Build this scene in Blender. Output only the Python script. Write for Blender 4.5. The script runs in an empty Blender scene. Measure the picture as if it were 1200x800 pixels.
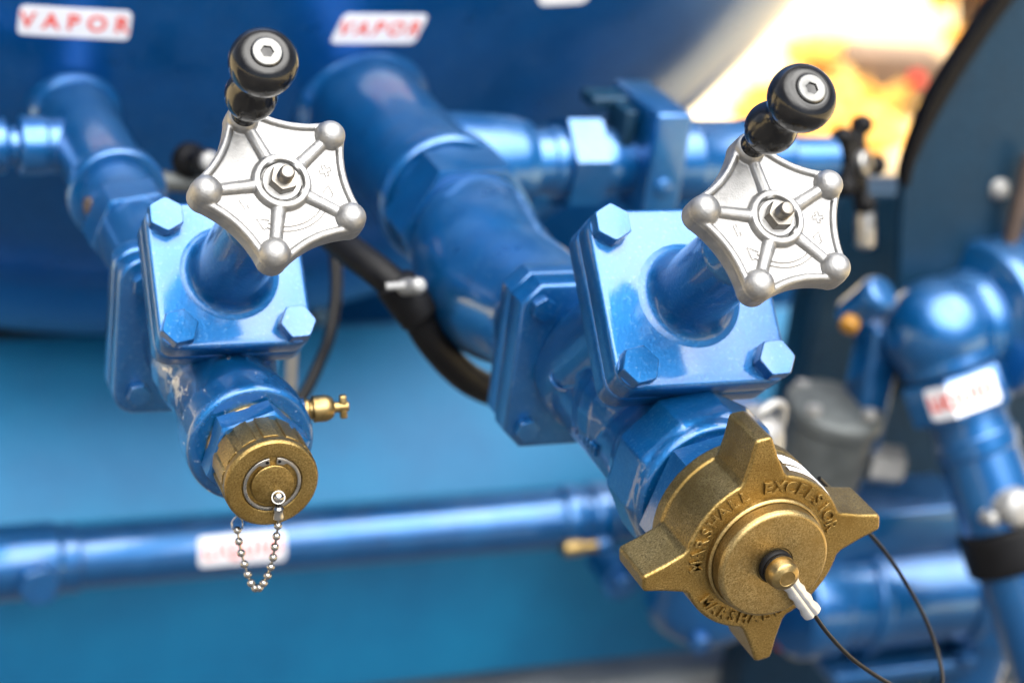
import bpy, bmesh, math, random
from mathutils import Matrix, Vector, noise
random.seed(7)
PI = math.pi
R_ = math.radians
S = bpy.context.scene
COL = S.collection

# ------------------------------------------------------------------ camera
FPX = 2400.0
ZC = 1.75
CR = Vector((0.92741364, 0.04183662, -0.37169025))     # world X seen from the camera
CU = Vector((0.1209694, 0.90677062, 0.40389783))       # world Z
CO = Vector((0.35393552, -0.4195435, 0.83589049))      # world -Y
def ray(px, py):
    c = Vector(((px-600)/FPX, (400-py)/FPX, -1.0))
    return Vector((c.dot(CR), -c.dot(CO), c.dot(CU)))
def at(px, py, Y):
    d = ray(px, py)
    return d*(Y/d.y) + Vector((0, 0, ZC))
cam_d = bpy.data.cameras.new('camera')
cam = bpy.data.objects.new('camera', cam_d); COL.objects.link(cam)
ax = [Vector((CR[i], -CO[i], CU[i])) for i in range(3)]
cam.matrix_world = Matrix(((ax[0].x, ax[1].x, ax[2].x, 0), (ax[0].y, ax[1].y, ax[2].y, 0),
                           (ax[0].z, ax[1].z, ax[2].z, ZC), (0, 0, 0, 1)))
cam_d.sensor_width = 36.0; cam_d.lens = 72.0
cam_d.clip_start = 0.05; cam_d.clip_end = 3000
cam_d.dof.use_dof = True; cam_d.dof.focus_distance = 1.205; cam_d.dof.aperture_fstop = 4.3
S.camera = cam

# ------------------------------------------------------------------ mesh helpers
def frame(axis, origin=(0, 0, 0), ref=(1, 0, 0)):
    z = Vector(axis).normalized(); x = Vector(ref)
    x = (x - z*x.dot(z))
    if x.length < 1e-4:
        x = Vector((0, 0, 1)); x = x - z*x.dot(z)
    x.normalize(); y = z.cross(x)
    m = Matrix((x, y, z)).transposed().to_4x4(); m.translation = Vector(origin)
    return m
I4 = Matrix.Identity(4)
def fil(prof):
    """profile points (r, z[, fillet])"""
    out = []
    n = len(prof)
    for i, p in enumerate(prof):
        f = p[2] if len(p) > 2 else 0
        if f <= 0 or i in (0, n-1):
            out.append((p[0], p[1])); continue
        a = Vector(prof[i-1][:2]); b = Vector(p[:2]); c = Vector(prof[i+1][:2])
        u, v = a-b, c-b
        f = min(f, u.length*.48, v.length*.48)
        p0 = b+u.normalized()*f; p2 = b+v.normalized()*f
        for k in range(5):
            t = k/4
            q = p0*(1-t)**2 + b*2*t*(1-t) + p2*t*t
            out.append((q.x, q.y))
    return out
def lathe(bm, prof, M=I4, seg=64, sides=None):
    prof = fil(prof)
    rings = []
    for r, z in prof:
        if r < 1e-7:
            rings.append([bm.verts.new(M @ Vector((0, 0, z)))])
        else:
            rings.append([bm.verts.new(M @ Vector((r*math.cos(2*PI*k/seg), r*math.sin(2*PI*k/seg), z))) for k in range(seg)])
    for a, b in zip(rings, rings[1:]):
        for k in range(seg):
            k2 = (k+1) % seg
            if len(a) == 1 and len(b) == 1: continue
            if len(a) == 1: bm.faces.new((a[0], b[k2], b[k])[::-1] if False else (a[0], b[k], b[k2])[::-1])
            elif len(b) == 1: bm.faces.new((a[k], a[k2], b[0]))
            else: bm.faces.new((a[k], a[k2], b[k2], b[k]))
    if len(rings[0]) > 1: bm.faces.new(rings[0][::-1])
    if len(rings[-1]) > 1: bm.faces.new(rings[-1])
def inset2(pts, d):
    n = len(pts); out = []
    for i in range(n):
        a, b, c = Vector(pts[i-1]), Vector(pts[i]), Vector(pts[(i+1) % n])
        e1 = (b-a); e2 = (c-b)
        if e1.length < 1e-9: e1 = e2
        if e2.length < 1e-9: e2 = e1
        n1 = Vector((-e1.y, e1.x)).normalized(); n2 = Vector((-e2.y, e2.x)).normalized()
        m = (n1+n2)
        if m.length < 1e-6: m = n1
        m.normalize()
        k = d/max(.4, m.dot(n1))
        out.append(b+m*k)
    return out
def plate(bm, out, z0, z1, bev=0.0, M=I4, bev0=None, seg=3):
    """extruded outline (CCW) with rounded top/bottom edge"""
    if bev0 is None: bev0 = bev
    loops = []
    if bev0 > 0:
        for k in range(seg):
            t = k/seg*PI/2
            loops.append((inset2(out, bev0*(1-math.sin(t))), z0+bev0*(1-math.cos(t))))
    loops.append((out, z0+bev0)); loops.append((out, z1-bev))
    if bev > 0:
        for k in range(1, seg+1):
            t = k/seg*PI/2
            loops.append((inset2(out, bev*(1-math.cos(t))), z1-bev+bev*math.sin(t)))
    rings = [[bm.verts.new(M @ Vector((p[0], p[1], z))) for p in lp] for lp, z in loops]
    n = len(out)
    for a, b in zip(rings, rings[1:]):
        for k in range(n):
            bm.faces.new((a[k], a[(k+1) % n], b[(k+1) % n], b[k]))
    bm.faces.new(rings[0][::-1]); bm.faces.new(rings[-1])
def rrect(hw, hh, r, seg=6, cx=0, cy=0):
    out = []
    for sx, sy, a0 in ((1, -1, -PI/2), (1, 1, 0), (-1, 1, PI/2), (-1, -1, PI)):
        for k in range(seg+1):
            a = a0+k/seg*PI/2
            out.append((cx+sx*(hw-r)+r*math.cos(a), cy+sy*(hh-r)+r*math.sin(a)))
    return out
def cham(hw, hh, c):
    return [(hw-c, -hh), (hw, -hh+c), (hw, hh-c), (hw-c, hh), (-hw+c, hh), (-hw, hh-c), (-hw, -hh+c), (-hw+c, -hh)]
def ngon(R, n=6, a0=0):
    return [(R*math.cos(a0+2*PI*k/n), R*math.sin(a0+2*PI*k/n)) for k in range(n)]
def hexbolt(bm, R, h, M, a0=0):
    """hex prism whose top corners are turned off, as on a real bolt head"""
    n = 48
    zt = []
    for ring in range(4):
        row = []
        for k in range(n):
            a = 2*PI*k/n
            loc = (a % (PI/3)) - PI/6
            rr = R*math.cos(PI/6)/math.cos(loc)
            if ring == 0: r, z = rr, 0
            elif ring == 1:
                r = rr; z = h - .0007 - max(0, rr-R*.95)*.5
            elif ring == 2: r = min(rr*.955, R*.925); z = h
            else: r = min(rr*.90, R*.88); z = h+.00005
            row.append(bm.verts.new(M @ Vector((r*math.cos(a+a0), r*math.sin(a+a0), z))))
        zt.append(row)
    for a, b in zip(zt, zt[1:]):
        for k in range(n): bm.faces.new((a[k], a[(k+1) % n], b[(k+1) % n], b[k]))
    bm.faces.new(zt[0][::-1]); bm.faces.new(zt[-1])
def smooth_path(pts, n=8, closed=False):
    P = [Vector(p) for p in pts]; out = []
    m = len(P)
    rng = range(m) if closed else range(m-1)
    for i in rng:
        if closed: p0, p1, p2, p3 = P[i-1], P[i], P[(i+1) % m], P[(i+2) % m]
        else:
            p1, p2 = P[i], P[i+1]
            p0 = P[i-1] if i > 0 else p1*2-p2
            p3 = P[i+2] if i+2 < m else p2*2-p1
        for k in range(n):
            t = k/n
            out.append(.5*((2*p1)+(p2-p0)*t+(2*p0-5*p1+4*p2-p3)*t*t+(3*p1-p0-3*p2+p3)*t**3))
    if not closed: out.append(P[-1])
    return out
def tube(bm, pts, rad, M=I4, seg=12, closed=False, caps=True):
    P = [Vector(p) for p in pts]; n = len(P)
    rads = rad if isinstance(rad, (list, tuple)) else [rad]*n
    tang = []
    for i in range(n):
        if closed: t = P[(i+1) % n]-P[i-1]
        else: t = P[min(i+1, n-1)]-P[max(i-1, 0)]
        tang.append(t.normalized())
    t0 = tang[0]
    nrm = t0.orthogonal().normalized()
    rings = []
    for i in range(n):
        t = tang[i]
        nrm = (nrm - t*nrm.dot(t)).normalized()
        b = t.cross(nrm)
        rings.append([bm.verts.new(M @ (P[i]+rads[i]*(nrm*math.cos(2*PI*k/seg)+b*math.sin(2*PI*k/seg)))) for k in range(seg)])
    m = n if closed else n-1
    for i in range(m):
        a, b = rings[i], rings[(i+1) % n]
        sh = 0
        if closed and i == n-1:
            sh = min(range(seg), key=lambda s: (a[0].co-b[s].co).length)
        for k in range(seg):
            bm.faces.new((a[k], a[(k+1) % seg], b[(k+1+sh) % seg], b[(k+sh) % seg]))
    if caps and not closed:
        bm.faces.new(rings[0][::-1]); bm.faces.new(rings[-1])
def ball(bm, c, r, M=I4, seg=24, scale=(1, 1, 1)):
    bmesh.ops.create_uvsphere(bm, u_segments=seg, v_segments=seg//2, radius=r,
        matrix=M @ Matrix.Translation(Vector(c)) @ Matrix.Diagonal((*scale, 1)))
def box(bm, c, h, M=I4, bev=0):
    c = Vector(c)
    plate(bm, rrect(h[0], h[1], max(bev, 1e-4), 3), -h[2], h[2], bev, M @ Matrix.Translation(c))

def B(): return bmesh.new()
def obj(name, bm, mat, parent=None, ang=35, remesh=None, sm=2, loc=None):
    me = bpy.data.meshes.new(name)
    bmesh.ops.recalc_face_normals(bm, faces=bm.faces)
    bm.to_mesh(me); bm.free()
    if remesh:
        tmp = bpy.data.objects.new('tmp', me); COL.objects.link(tmp)
        m = tmp.modifiers.new('r', 'REMESH'); m.mode = 'VOXEL'; m.voxel_size = remesh; m.adaptivity = 0
        if sm:
            s = tmp.modifiers.new('s', 'SMOOTH'); s.factor = .5; s.iterations = sm
        dg = bpy.context.evaluated_depsgraph_get()
        me2 = bpy.data.meshes.new_from_object(tmp.evaluated_get(dg))
        bpy.data.objects.remove(tmp); bpy.data.meshes.remove(me)
        me = me2; me.name = name
    for p in me.polygons: p.use_smooth = True
    if not remesh: me.set_sharp_from_angle(angle=R_(ang))
    me.materials.clear(); me.materials.append(mat)
    o = bpy.data.objects.new(name, me); COL.objects.link(o)
    if parent: o.parent = parent
    if loc: o.location = loc
    return o
def tag(o, label=None, cat=None, group=None, kind=None):
    if label: o['label'] = label
    if cat: o['category'] = cat
    if group: o['group'] = group
    if kind: o['kind'] = kind
    return o
def thing(name, label, cat, loc=(0, 0, 0), group=None):
    o = bpy.data.objects.new(name, None); COL.objects.link(o)
    o.location = loc; o.empty_display_size = .02
    return tag(o, label, cat, group)

# text -> list of (verts2d, faces) via a temporary font curve
def text_mesh(body, size, bold=0.0, space=1.0, extrude=0.0, bevel=0.0):
    c = bpy.data.curves.new('t', 'FONT'); c.body = body; c.size = size; c.align_x = 'CENTER'; c.align_y = 'CENTER'
    c.space_character = space; c.offset = bold; c.extrude = extrude; c.bevel_depth = bevel; c.resolution_u = 3
    t = bpy.data.objects.new('t', c); COL.objects.link(t)
    dg = bpy.context.evaluated_depsgraph_get()
    me = bpy.data.meshes.new_from_object(t.evaluated_get(dg))
    bpy.data.objects.remove(t); bpy.data.curves.remove(c)
    return me
def wrapped_text(bm, body, size, fn, h=.0006, bold=0, space=1.0, sub=None):
    me = text_mesh(body, size, bold, space)
    tb = bmesh.new(); tb.from_mesh(me); bpy.data.meshes.remove(me)
    bmesh.ops.triangulate(tb, faces=tb.faces)
    for _ in range(2):
        bmesh.ops.subdivide_edges(tb, edges=[e for e in tb.edges if e.calc_length() > size*.25], cuts=1)
        bmesh.ops.triangulate(tb, faces=tb.faces)
    vm = {v: bm.verts.new(fn(v.co.x, v.co.y, h)) for v in tb.verts}
    for f in tb.faces: bm.faces.new([vm[v] for v in f.verts])
    tb.free()
def wrapped_plate(bm, hw, hh, r, fn, h=.0004, nx=24, ny=8):
    def clampc(x, y):
        ax_, ay = abs(x)-(hw-r), abs(y)-(hh-r)
        if ax_ > 0 and ay > 0:
            l = max(ax_, ay); d = math.hypot(ax_, ay)
            s = l/d if d else 1
            return math.copysign(hw-r+ax_*s, x), math.copysign(hh-r+ay*s, y)
        return x, y
    top, bot = [], []
    for j in range(ny+1):
        rt, rb = [], []
        for i in range(nx+1):
            x, y = clampc(-hw+2*hw*i/nx, -hh+2*hh*j/ny)
            rt.append(bm.verts.new(fn(x, y, h))); rb.append(bm.verts.new(fn(x, y, -.001)))
        top.append(rt); bot.append(rb)
    for j in range(ny):
        for i in range(nx):
            bm.faces.new((top[j][i], top[j][i+1], top[j+1][i+1], top[j+1][i]))
    per = [(0, i) for i in range(nx)]+[(j, nx) for j in range(ny)]+[(ny, i) for i in range(nx, 0, -1)]+[(j, 0) for j in range(ny, 0, -1)]
    for a, b in zip(per, per[1:]+per[:1]):
        bm.faces.new((bot[a[0]][a[1]], bot[b[0]][b[1]], top[b[0]][b[1]], top[a[0]][a[1]]))

# ------------------------------------------------------------------ materials
def new_mat(name):
    m = bpy.data.materials.new(name); m.use_nodes = True
    nt = m.node_tree; b = nt.nodes['Principled BSDF']
    return m, nt, b
def N(nt, t, **kw):
    n = nt.nodes.new(t)
    for k, v in kw.items():
        if k in n.inputs: n.inputs[k].default_value = v
        else: setattr(n, k, v)
    return n
def L(nt, a, b): nt.links.new(a, b)
def ramp(nt, src, stops):
    r = nt.nodes.new('ShaderNodeValToRGB')
    e = r.color_ramp.elements
    while len(e) < len(stops): e.new(.5)
    for el, (p, c) in zip(e, stops):
        el.position = p; el.color = c if len(c) == 4 else (*c, 1)
    L(nt, src, r.inputs['Fac']); return r.outputs['Color']
def metal(name, c0, c1, rough=(.3, .5), metallic=1.0, scale=60, bump=.05, bscale=400, coat=0, coatr=.1, detail=6, spots=None, dist=.0004):
    m, nt, b = new_mat(name)
    tc = N(nt, 'ShaderNodeTexCoord')
    n1 = N(nt, 'ShaderNodeTexNoise', Scale=scale, Detail=detail, Roughness=.65)
    L(nt, tc.outputs['Object'], n1.inputs['Vector'])
    col = ramp(nt, n1.outputs['Fac'], [(.3, c0), (.7, c1)])
    if spots:
        n3 = N(nt, 'ShaderNodeTexNoise', Scale=spots[1], Detail=8, Roughness=.7)
        L(nt, tc.outputs['Object'], n3.inputs['Vector'])
        mk = ramp(nt, n3.outputs['Fac'], [(spots[2], (0, 0, 0)), (spots[2]+.06, (1, 1, 1))])
        mx = N(nt, 'ShaderNodeMix', data_type='RGBA')
        L(nt, mk, mx.inputs['Factor']); L(nt, col, mx.inputs['A']); mx.inputs['B'].default_value = (*spots[0], 1)
        col = mx.outputs['Result']
    L(nt, col, b.inputs['Base Color'])
    rr = N(nt, 'ShaderNodeMapRange'); rr.inputs['To Min'].default_value = rough[0]; rr.inputs['To Max'].default_value = rough[1]
    rr.inputs['From Min'].default_value = .3; rr.inputs['From Max'].default_value = .7
    L(nt, n1.outputs['Fac'], rr.inputs['Value']); L(nt, rr.outputs['Result'], b.inputs['Roughness'])
    b.inputs['Metallic'].default_value = metallic
    b.inputs['Coat Weight'].default_value = coat; b.inputs['Coat Roughness'].default_value = coatr
    if bump:
        n2 = N(nt, 'ShaderNodeTexNoise', Scale=bscale, Detail=4, Roughness=.6)
        L(nt, tc.outputs['Object'], n2.inputs['Vector'])
        bp = N(nt, 'ShaderNodeBump', Strength=bump, Distance=dist)
        L(nt, n2.outputs['Fac'], bp.inputs['Height']); L(nt, bp.outputs['Normal'], b.inputs['Normal'])
    return m

def paint(name, base=(.0008, .086, .250), dark=(.0005, .062, .195), metallic=.65, rough=(.20, .32), chips=0.0, scrape=None, chip_scale=30, bump=.12, dust=.0, coat=.8, nscale=25, bsc=260):
    m, nt, b = new_mat(name)
    tc = N(nt, 'ShaderNodeTexCoord')
    n1 = N(nt, 'ShaderNodeTexNoise', Scale=nscale, Detail=6, Roughness=.6)
    L(nt, tc.outputs['Object'], n1.inputs['Vector'])
    col = ramp(nt, n1.outputs['Fac'], [(.32, dark), (.68, base)])
    met = None
    # fine dust specks settled on the paint
    n3 = N(nt, 'ShaderNodeTexNoise', Scale=420, Detail=3, Roughness=.7)
    L(nt, tc.outputs['Object'], n3.inputs['Vector'])
    sp = ramp(nt, n3.outputs['Fac'], [(.58, (0, 0, 0)), (.74, (.6, .6, .6))])
    mx = N(nt, 'ShaderNodeMix', data_type='RGBA')
    L(nt, sp, mx.inputs['Factor']); L(nt, col, mx.inputs['A']); mx.inputs['B'].default_value = (.10, .22, .36, 1)
    col = mx.outputs['Result']
    if chips > 0:
        mp = N(nt, 'ShaderNodeMapping'); mp.inputs['Scale'].default_value = (1.0, .35, 1.0)
        L(nt, tc.outputs['Object'], mp.inputs['Vector'])
        n4 = N(nt, 'ShaderNodeTexNoise', Scale=chip_scale, Detail=10, Roughness=.72, Distortion=.6)
        L(nt, mp.outputs['Vector'], n4.inputs['Vector'])
        src = n4.outputs['Fac']
        if scrape:
            m2 = N(nt, 'ShaderNodeMapping'); m2.vector_type = 'TEXTURE'
            m2.inputs['Location'].default_value = scrape[0]; m2.inputs['Scale'].default_value = scrape[1]
            L(nt, tc.outputs['Object'], m2.inputs['Vector'])
            ln = N(nt, 'ShaderNodeVectorMath', operation='LENGTH'); L(nt, m2.outputs['Vector'], ln.inputs[0])
            mm = N(nt, 'ShaderNodeMapRange'); mm.inputs['From Min'].default_value = .2; mm.inputs['From Max'].default_value = 1.0
            mm.inputs['To Min'].default_value = .172; mm.inputs['To Max'].default_value = 0
            L(nt, ln.outputs['Value'], mm.inputs['Value'])
            ad = N(nt, 'ShaderNodeMath', operation='ADD'); L(nt, src, ad.inputs[0]); L(nt, mm.outputs['Result'], ad.inputs[1]); src = ad.outputs[0]
        ck = ramp(nt, src, [(1-chips, (0, 0, 0)), (1-chips+.03, (1, 1, 1))])
        mx2 = N(nt, 'ShaderNodeMix', data_type='RGBA')
        L(nt, ck, mx2.inputs['Factor']); L(nt, col, mx2.inputs['A']); mx2.inputs['B'].default_value = (.50, .47, .42, 1)
        col = mx2.outputs['Result']
        mr = N(nt, 'ShaderNodeMix', data_type='FLOAT')
        L(nt, ck, mr.inputs['Factor']); mr.inputs['A'].default_value = metallic; mr.inputs['B'].default_value = .2
        L(nt, mr.outputs['Result'], b.inputs['Metallic'])
    else:
        b.inputs['Metallic'].default_value = metallic
    if dust > 0:
        ge = N(nt, 'ShaderNodeNewGeometry'); sz = N(nt, 'ShaderNodeSeparateXYZ'); L(nt, ge.outputs['Normal'], sz.inputs[0])
        up = N(nt, 'ShaderNodeMapRange'); up.inputs['From Min'].default_value = .45; up.inputs['From Max'].default_value = 1.0; up.inputs['To Max'].default_value = dust
        L(nt, sz.outputs['Z'], up.inputs['Value'])
        n5 = N(nt, 'ShaderNodeTexNoise', Scale=14, Detail=7, Roughness=.65); L(nt, tc.outputs['Object'], n5.inputs['Vector'])
        dn_ = ramp(nt, n5.outputs['Fac'], [(.38, (.15, .15, .15)), (.62, (1, 1, 1))])
        mu = N(nt, 'ShaderNodeMath', operation='MULTIPLY'); L(nt, up.outputs['Result'], mu.inputs[0]); L(nt, dn_, mu.inputs[1])
        mx3 = N(nt, 'ShaderNodeMix', data_type='RGBA'); L(nt, mu.outputs[0], mx3.inputs['Factor']); L(nt, col, mx3.inputs['A']); mx3.inputs['B'].default_value = (.26, .29, .30, 1)
        col = mx3.outputs['Result']
        md = N(nt, 'ShaderNodeMix', data_type='FLOAT'); L(nt, mu.outputs[0], md.inputs['Factor']); md.inputs['A'].default_value = metallic; md.inputs['B'].default_value = 0
        L(nt, md.outputs['Result'], b.inputs['Metallic'])
    L(nt, col, b.inputs['Base Color'])
    rr = N(nt, 'ShaderNodeMapRange'); rr.inputs['To Min'].default_value = rough[0]; rr.inputs['To Max'].default_value = rough[1]
    L(nt, n1.outputs['Fac'], rr.inputs['Value']); L(nt, rr.outputs['Result'], b.inputs['Roughness'])
    b.inputs['Coat Weight'].default_value = coat; b.inputs['Coat Roughness'].default_value = .11; b.inputs['Specular IOR Level'].default_value = .35
    n2 = N(nt, 'ShaderNodeTexNoise', Scale=bsc, Detail=6, Roughness=.7)
    L(nt, tc.outputs['Object'], n2.inputs['Vector'])
    bp = N(nt, 'ShaderNodeBump', Strength=bump, Distance=.0009)
    L(nt, n2.outputs['Fac'], bp.inputs['Height']); L(nt, bp.outputs['Normal'], b.inputs['Normal'])
    return m
def plain(name, c, rough=.5, metallic=0, var=.15, scale=40, bump=0, spec=.5, coat=0):
    m = metal(name, tuple(x*(1-var) for x in c), tuple(min(1, x*(1+var)) for x in c), (rough*.85, min(1, rough*1.15)), metallic, scale, bump)
    m.node_tree.nodes['Principled BSDF'].inputs['Specular IOR Level'].default_value = spec
    m.node_tree.nodes['Principled BSDF'].inputs['Coat Weight'].default_value = coat
    return m
BLUE = paint('blue_enamel', bump=.5, bsc=420, rough=(.32, .44))
CAST = paint('blue_enamel_on_casting', bump=.7, bsc=420, rough=(.24, .36), chips=.30, chip_scale=90)
WORN = paint('chipped_blue_enamel', chips=.36, chip_scale=170, bump=.7, bsc=420, scrape=((-.034, -.105, .012), (.012, .05, .020)))
PIPE = paint('blue_enamel_on_pipe', rough=(.24, .34), dust=.15, bump=.2)
TANK = paint('blue_tank_enamel', (.0003, .066, .225), (.0003, .056, .195), metallic=.6, rough=(.25, .32), bump=.03, coat=.2)
DECK = paint('blue_deck_enamel', (.0025, .140, .285), (.0015, .090, .205), metallic=.15, rough=(.45, .58), bump=.05, coat=0, nscale=4)
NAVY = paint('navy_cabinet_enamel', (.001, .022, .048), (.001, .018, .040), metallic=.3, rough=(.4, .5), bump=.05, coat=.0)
ALU = metal('cast_aluminium', (.25, .246, .24), (.33, .326, .318), (.46, .60), 1, 120, .55, 700, spots=((.10, .085, .07), 210, .70))
ALUD = plain('scored_aluminium', (.33, .31, .29), .5, 1)
STEEL = metal('zinc_plated_steel', (.28, .27, .25), (.42, .40, .37), (.22, .40), 1, 150, .1, 900)
SCREW = metal('plated_screw', (.08, .08, .078), (.14, .14, .136), (.28, .45), 1, 200, .15, 900)
DULL = metal('dull_steel', (.11, .102, .09), (.20, .185, .165), (.28, .45), 1, 200, .15, 900)
CHROME = metal('nickel_bead', (.28, .27, .25), (.36, .345, .32), (.16, .26), 1, 200, 0)
def brass(name, c0, c1, patina, rough, grain=620, bump=.6):
    m, nt, b = new_mat(name)
    tc = N(nt, 'ShaderNodeTexCoord')
    n1 = N(nt, 'ShaderNodeTexNoise', Scale=grain, Detail=5, Roughness=.75)
    n2 = N(nt, 'ShaderNodeTexNoise', Scale=38, Detail=7, Roughness=.65)
    n3 = N(nt, 'ShaderNodeTexNoise', Scale=grain*1.6, Detail=3, Roughness=.7)
    for n_ in (n1, n2, n3): L(nt, tc.outputs['Object'], n_.inputs['Vector'])
    col = ramp(nt, n1.outputs['Fac'], [(.36, c0), (.66, c1)])
    pt = ramp(nt, n2.outputs['Fac'], [(.42, (0, 0, 0)), (.68, (.75, .75, .75))])
    mx = N(nt, 'ShaderNodeMix', data_type='RGBA'); L(nt, pt, mx.inputs['Factor']); L(nt, col, mx.inputs['A']); mx.inputs['B'].default_value = (*patina, 1)
    L(nt, mx.outputs['Result'], b.inputs['Base Color']); b.inputs['Metallic'].default_value = 1
    rr = N(nt, 'ShaderNodeMapRange'); rr.inputs['From Min'].default_value = .35; rr.inputs['From Max'].default_value = .65
    rr.inputs['To Min'].default_value = rough[0]; rr.inputs['To Max'].default_value = rough[1]
    L(nt, n1.outputs['Fac'], rr.inputs['Value']); L(nt, rr.outputs['Result'], b.inputs['Roughness'])
    bp = N(nt, 'ShaderNodeBump', Strength=bump, Distance=.0006)
    L(nt, n3.outputs['Fac'], bp.inputs['Height']); L(nt, bp.outputs['Normal'], b.inputs['Normal'])
    return m
BRASS = brass('tarnished_cast_brass', (.10, .064, .017), (.42, .298, .118), (.17, .105, .027), (.28, .46), 900, .45)
BRASSM = brass('turned_brass', (.17, .115, .040), (.45, .335, .155), (.26, .17, .058), (.28, .44), 1000, .3)
BRASSB = metal('bright_brass', (.20, .135, .05), (.32, .23, .10), (.30, .42), 1, 200, .15, 900)
BLACK = metal('black_phenolic', (.004, .004, .0045), (.009, .0085, .008), (.10, .22), 0, 120, .1, 800, spots=((.03, .02, .015), 160, .66))
BLACK.node_tree.nodes['Principled BSDF'].inputs['Specular IOR Level'].default_value = .32
RUBBER = plain('black_rubber', (.0035, .0035, .004), .5, 0, .3, 60, .2, spec=.12)
CABLE = plain('black_coated_cable', (.004, .004, .0045), .35, 0, spec=.15)
GALV = metal('galvanised_casting', (.20, .20, .195), (.30, .295, .285), (.4, .6), .6, 50, .3, 300)
GREYC = metal('grey_casting', (.05, .056, .056), (.09, .098, .098), (.45, .6), .5, 40, .3, 200)
WHITE = plain('white_sticker', (.58, .58, .60), .4, 0, .03)
RED = plain('red_sticker_ink', (.62, .045, .02), .45, 0, .1)
RUST = plain('rusty_steel', (.05, .032, .024), .8, 0, .5, 60, .5)
SLEEVE = metal('crimped_aluminium', (.42, .42, .43), (.52, .52, .52), (.3, .4), .75, 100, .2, 500)
YELLOW = plain('yellow_enamel', (.25, .11, .004), .4)
REDLENS = plain('red_lens', (.55, .02, .01), .2)

FLOW = frame((0, -1, 0)); BON = frame((0, -1, 1))
def onflow(s, x=0, z=0): return FLOW @ Matrix.Translation((x, z, s))
def onbon(h, x=0, y=0): return BON @ Matrix.Translation((x, y, h))

# ------------------------------------------------------------------ handwheel (built once)
WR = .0455
def wheel_outline(R=WR, rho=.0096, mid=.905):
    pts = []
    for k in range(5):
        a = 2*PI*k/5; c = Vector((R*math.cos(a), R*math.sin(a)))
        for j in range(-5, 6):
            b = a+R_(68)*j/5
            pts.append(c+rho*Vector((math.cos(b), math.sin(b))))
        b0 = a+PI/5
        p0 = pts[-1]; m_ = R*mid*Vector((math.cos(b0), math.sin(b0)))
        a2 = a+2*PI/5
        p2 = R*Vector((math.cos(a2), math.sin(a2)))+rho*Vector((math.cos(a2-R_(68)), math.sin(a2-R_(68))))
        ctrl = m_*2-(p0+p2)*.5
        for j in range(1, 12):
            t = j/12
            pts.append(p0*(1-t)**2+ctrl*2*t*(1-t)+p2*t*t)
    return [(p.x, p.y) for p in pts]
def build_wheel_mesh():
    bm = B()
    out = wheel_outline()
    plate(bm, out, -.0145, -.0005, .0015, I4, .004)
    rim = [(p.x, p.y, .0) for p in inset2(out, .0026)]
    tube(bm, rim, .0023, seg=10, closed=True)
    for k in range(5):
        a = 2*PI*k/5; d = Vector((math.cos(a), math.sin(a), 0))
        tube(bm, [d*.012, d*.026, d*.038, d*WR], [.0044, .0038, .0036, .0042], seg=12)
        if k: ball(bm, d*WR+Vector((0, 0, .0008)), .0091, seg=28)
        else: lathe(bm, [(.0095, -.005), (.0095, .004, .002), (.007, .0065, .001), (0, .0065)], Matrix.Translation(d*WR), 32)
    lathe(bm, [(.0182, -.006), (.0178, .002, .002), (.0168, .0048, .0012), (.0133, .0048, .0008), (.0129, .0012), (0, .0012)], I4, 64)
    lathe(bm, [(.016, -.02), (.019, -.010), (.019, -.002)], I4, 48)
    return bm
def knob_handle(parent, base, tip):
    d = Vector(tip)-Vector(base); Lh = d.length
    s = Lh/.082
    key = [(.0078, -.002), (.0078, .003), (.0072, .0065), (.0085, .0105), (.0128, .0165), (.0152, .0235), (.0154, .029), (.0138, .0355),
           (.0114, .041), (.0103, .0455), (.0108, .0495), (.0142, .0545), (.0180, .0605), (.0196, .067), (.0192, .0735), (.0168, .0785), (.0130, .0812), (.0098, .0820)]
    P = smooth_path([(r, z*s, 0) for r, z in key], 4)
    prof = [(0, -.002*s)]+[(p.x, p.y) for p in P]+[(.0092, .0816*s), (0, .0816*s)]
    M = frame(d, base)
    bm = B(); lathe(bm, prof, M, 48)
    h = obj('crank_knob', bm, BLACK, parent, 50)
    h['label'] = 'black turned knob with steel screw in its end'
    bm = B()
    hx = [(.0026*math.cos(2*PI*k/6), .0026*math.sin(2*PI*k/6)) for k in range(6)]
    z = .0820*s
    MM = M @ Matrix.Translation((0, 0, z))
    rows = []
    for r, z_, hx_ in ((.0086, -.0015, 0), (.0087, .0004, 0), (.0080, .0010, 0), (.0046, .0011, 0), (.0039, .0009, 1), (.0036, .0004, 1), (.0036, -.0034, 1), (.0001, -.0038, 1)):
        rows.append([bm.verts.new(MM @ Vector((q*math.cos(a_), q*math.sin(a_), z_))) for a_, q in ((2*PI*k/48, r if not hx_ else r*.866/math.cos((2*PI*k/48) % (PI/3)-PI/6)) for k in range(48))])
    for a_, b_ in zip(rows, rows[1:]):
        for k in range(48): bm.faces.new((a_[k], a_[(k+1) % 48], b_[(k+1) % 48], b_[k]))
    bm.faces.new(rows[0][::-1]); bm.faces.new(rows[-1])
    sc = obj('knob_screw', bm, SCREW, parent, 25)
    return h
WHEEL_ME = None
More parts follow.
